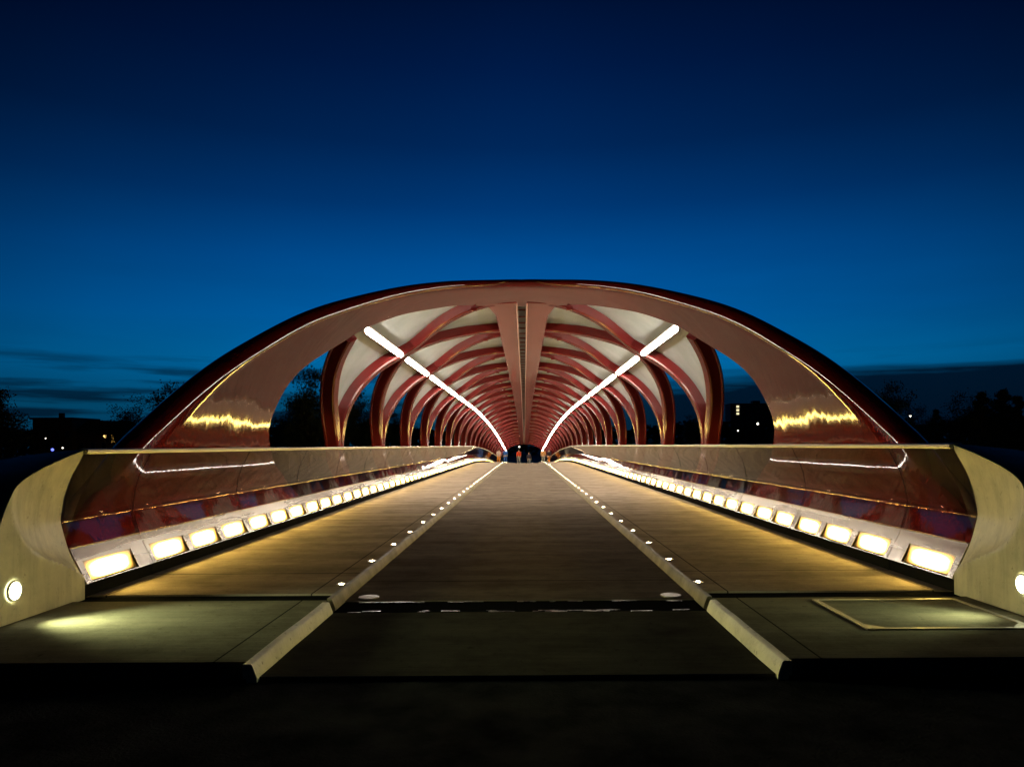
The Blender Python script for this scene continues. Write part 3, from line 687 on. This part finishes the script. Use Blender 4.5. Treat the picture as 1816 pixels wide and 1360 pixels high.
# continuous far wood
vs_, fs_ = [], []; rnd = random.Random(5)
for i in range(26000):
    x_ = rnd.uniform(-420, 420); Y = rnd.uniform(330, 380)
    hh_ = 13.5 + 3.5 * noise.noise((x_ * .03, 1.2, 0)) + 2.5 * noise.noise((x_ * .11, 7, 0)); z_ = G + hh_ * rnd.random() ** .7
    s_ = rnd.uniform(.8, 1.8); u = Vector((rnd.gauss(0, 1), rnd.gauss(0, .6), rnd.gauss(0, 1))).normalized(); v_ = u.orthogonal().normalized(); p = Vector((x_, Y, z_)); b = len(vs_)
    vs_ += [p - u * s_, p - v_ * s_ * .6, p + u * s_, p + v_ * s_ * .6]; fs_.append((b, b+1, b+2, b+3))
tag(mk('far_wood', vs_, fs_, M['leaf']), 'dark wood along the horizon beyond the river', 'wood', kind='stuff')
# houses
def house(x0, x1, ytop, Y, lab, flat=True, lit=()):
    xa, xb = px(x0, Y), px(x1, Y); zt = pz(ytop, Y); T = empty('house', ((xa + xb) / 2, Y, G)); tag(T, lab, 'house'); hw = (xb - xa) / 2; H = zt - G
    if flat:
        MB().box(-hw, hw, 0, 11, -.4, H - .5).build('wall', M['brick'], T)
        r = MB().box(-hw - .4, hw + .4, -.4, 11.4, H - .5, H).build('roof', M['roof'], T); MB().box(-hw * .2, -hw * .2 + 1, 4, 5, H, H + 1.3).build('chimney', M['brick'], r)
    else:
        MB().box(-hw, hw, 0, 11, -.4, H - 3).build('wall', M['brick'], T)
        mb = MB(); mb.rings([[(-hw - .4, y, H - 3), (hw + .4, y, H - 3), (hw * .45, y, H), (-hw * .45, y, H)] for y in (-.4, 11.4)]); mb.build('roof', M['roof'], T)
    n = 0
    for i in range(4):
        for j in range(3):
            wx = -hw + hw * 2 * (i + .5) / 4; wz = 1.2 + 3.0 * j
            if wz + 1.5 > H - 3.2: continue
            f = MB().box(wx - .62, wx + .62, -.06, 0.003, wz - .07, wz + 1.57).build('window', M['stucco'], T)
            MB().box(wx - .5, wx + .5, -.08, -.062, wz, wz + 1.45).build('pane', M['darkpane'], f)
    for (lx, ly, w2, h2, m_) in lit:
        X = px(lx, Y) - (xa + xb) / 2; Z = pz(ly, Y) - G
        f = MB().box(X - w2/2 - .1, X + w2/2 + .1, -.12, -.004, Z - h2/2 - .1, Z + h2/2 + .1).build('window', M['stucco'], T)
        MB().box(X - w2/2, X + w2/2, -.14, -.122, Z - h2/2, Z + h2/2).build('pane', m_, f)
    MB().box(-.6, .6, -.05, .002, 0, 2.2).build('door', M['dark'], T)
    return T
house(58, 128, 735, 180, 'dark flat roofed house with unlit windows at the far left', True)
house(135, 214, 741, 182, 'dark house with an orange lit window beside a glowing porch lamp', False, [(201.5, 773, 1.0, 1.9, M['litpane']), (193, 773, .5, 1.7, cloth('dim_curtain', (.3, .12, .05)))])
def lamp(x, y, Y, r, m_, label, g=G, cat='street lamp', name='street_lamp'):
    z_ = pz(y, Y); T = empty(name, (px(x, Y), Y, g)); tag(T, label, cat); h_ = z_ - g
    mb = MB().tube([(0, .12, 0), (0, .12, h_ * .6), (0, .12, h_ + r)], [.07, .055, .04], 8); mb.build('pole', M['dark'], T)
    n = 10; rings = [[(r * math.sin(math.pi * (i + .5) / 7) * math.cos(2*math.pi*j/n), r * math.sin(math.pi * (i + .5) / 7) * math.sin(2*math.pi*j/n), h_ + r * math.cos(math.pi * (i + .5) / 7)) for j in range(n)] for i in range(7)]
    MB().rings(rings).build('lamp_head', m_, T, 60)
    MB().box(-r * .8, r * .8, -r * .8, .2, h_ + r * 1.05, h_ + r * 1.3).build('hood', M['dark'], T)
lamp(186, 769, 176, .38, M['lampwarm'], 'warm glowing porch lamp in front of the lit house', cat='lamp', name='porch_lamp')
lamp(1615, 742, 150, .22, M['lampwhite'], 'white street lamp under the trees right of the arch')
lamp(1344, 754, 200, .30, M['lampwhite'], 'yellow white street lamp seen through the first right opening')
lamp(921, 792, 150, .16, M['lampwhite'], 'small street lamp beyond the far mouth of the bridge')
lamp(81, 772, 160, .12, M['lampwhite'], 'faint lamp in front of the flat roofed house')
lamp(93, 792, 120, .22, M['lampblue'], 'small blue light left of the end of the railing')
lamp(111, 789, 130, .13, M['lampwhite'], 'tiny white lamp between the blue light and the railing')
lamp(668, 776, 170, .16, M['lampred'], 'tiny red light between the second and third left columns')
lamp(1309, 766, 220, .22, M['lampwhite'], 'faint lamp below the apartment tower')
# apartment tower
Y = 600; T = empty('apartment_tower', (px(1334, Y), Y, G)); tag(T, 'dark apartment tower with three lit windows in a column', 'building')
H = pz(719, Y) - G; hw = px(1372, Y) - px(1334, Y)
MB().box(-hw, hw, 0, 16, -1, H).build('wall', M['stucco'], T)
r = MB().box(-hw - .3, hw + .3, -.3, 16.3, H, H + .6).build('roof', M['roof'], T); MB().box(2, 8, 4, 10, H + .6, H + 3).build('plant_room', M['stucco'], r)
for i in range(9):
    for j in range(11):
        wx = -hw + hw * 2 * (i + .5) / 9; wz = H - 2.9 * (j + 1)
        if wz < 2: continue
        lit = (i == 1 and j in (0, 1, 2)) 
        f = MB().box(wx - 1.25, wx + 1.25, -.1, -.004, wz - .1, wz + 1.9).build('window', M['roof'], T)
        MB().box(wx - 1.1, wx + 1.1, -.2, -.103, wz, wz + 1.7).build('pane', M['litpale'] if lit else M['darkpane'], f)
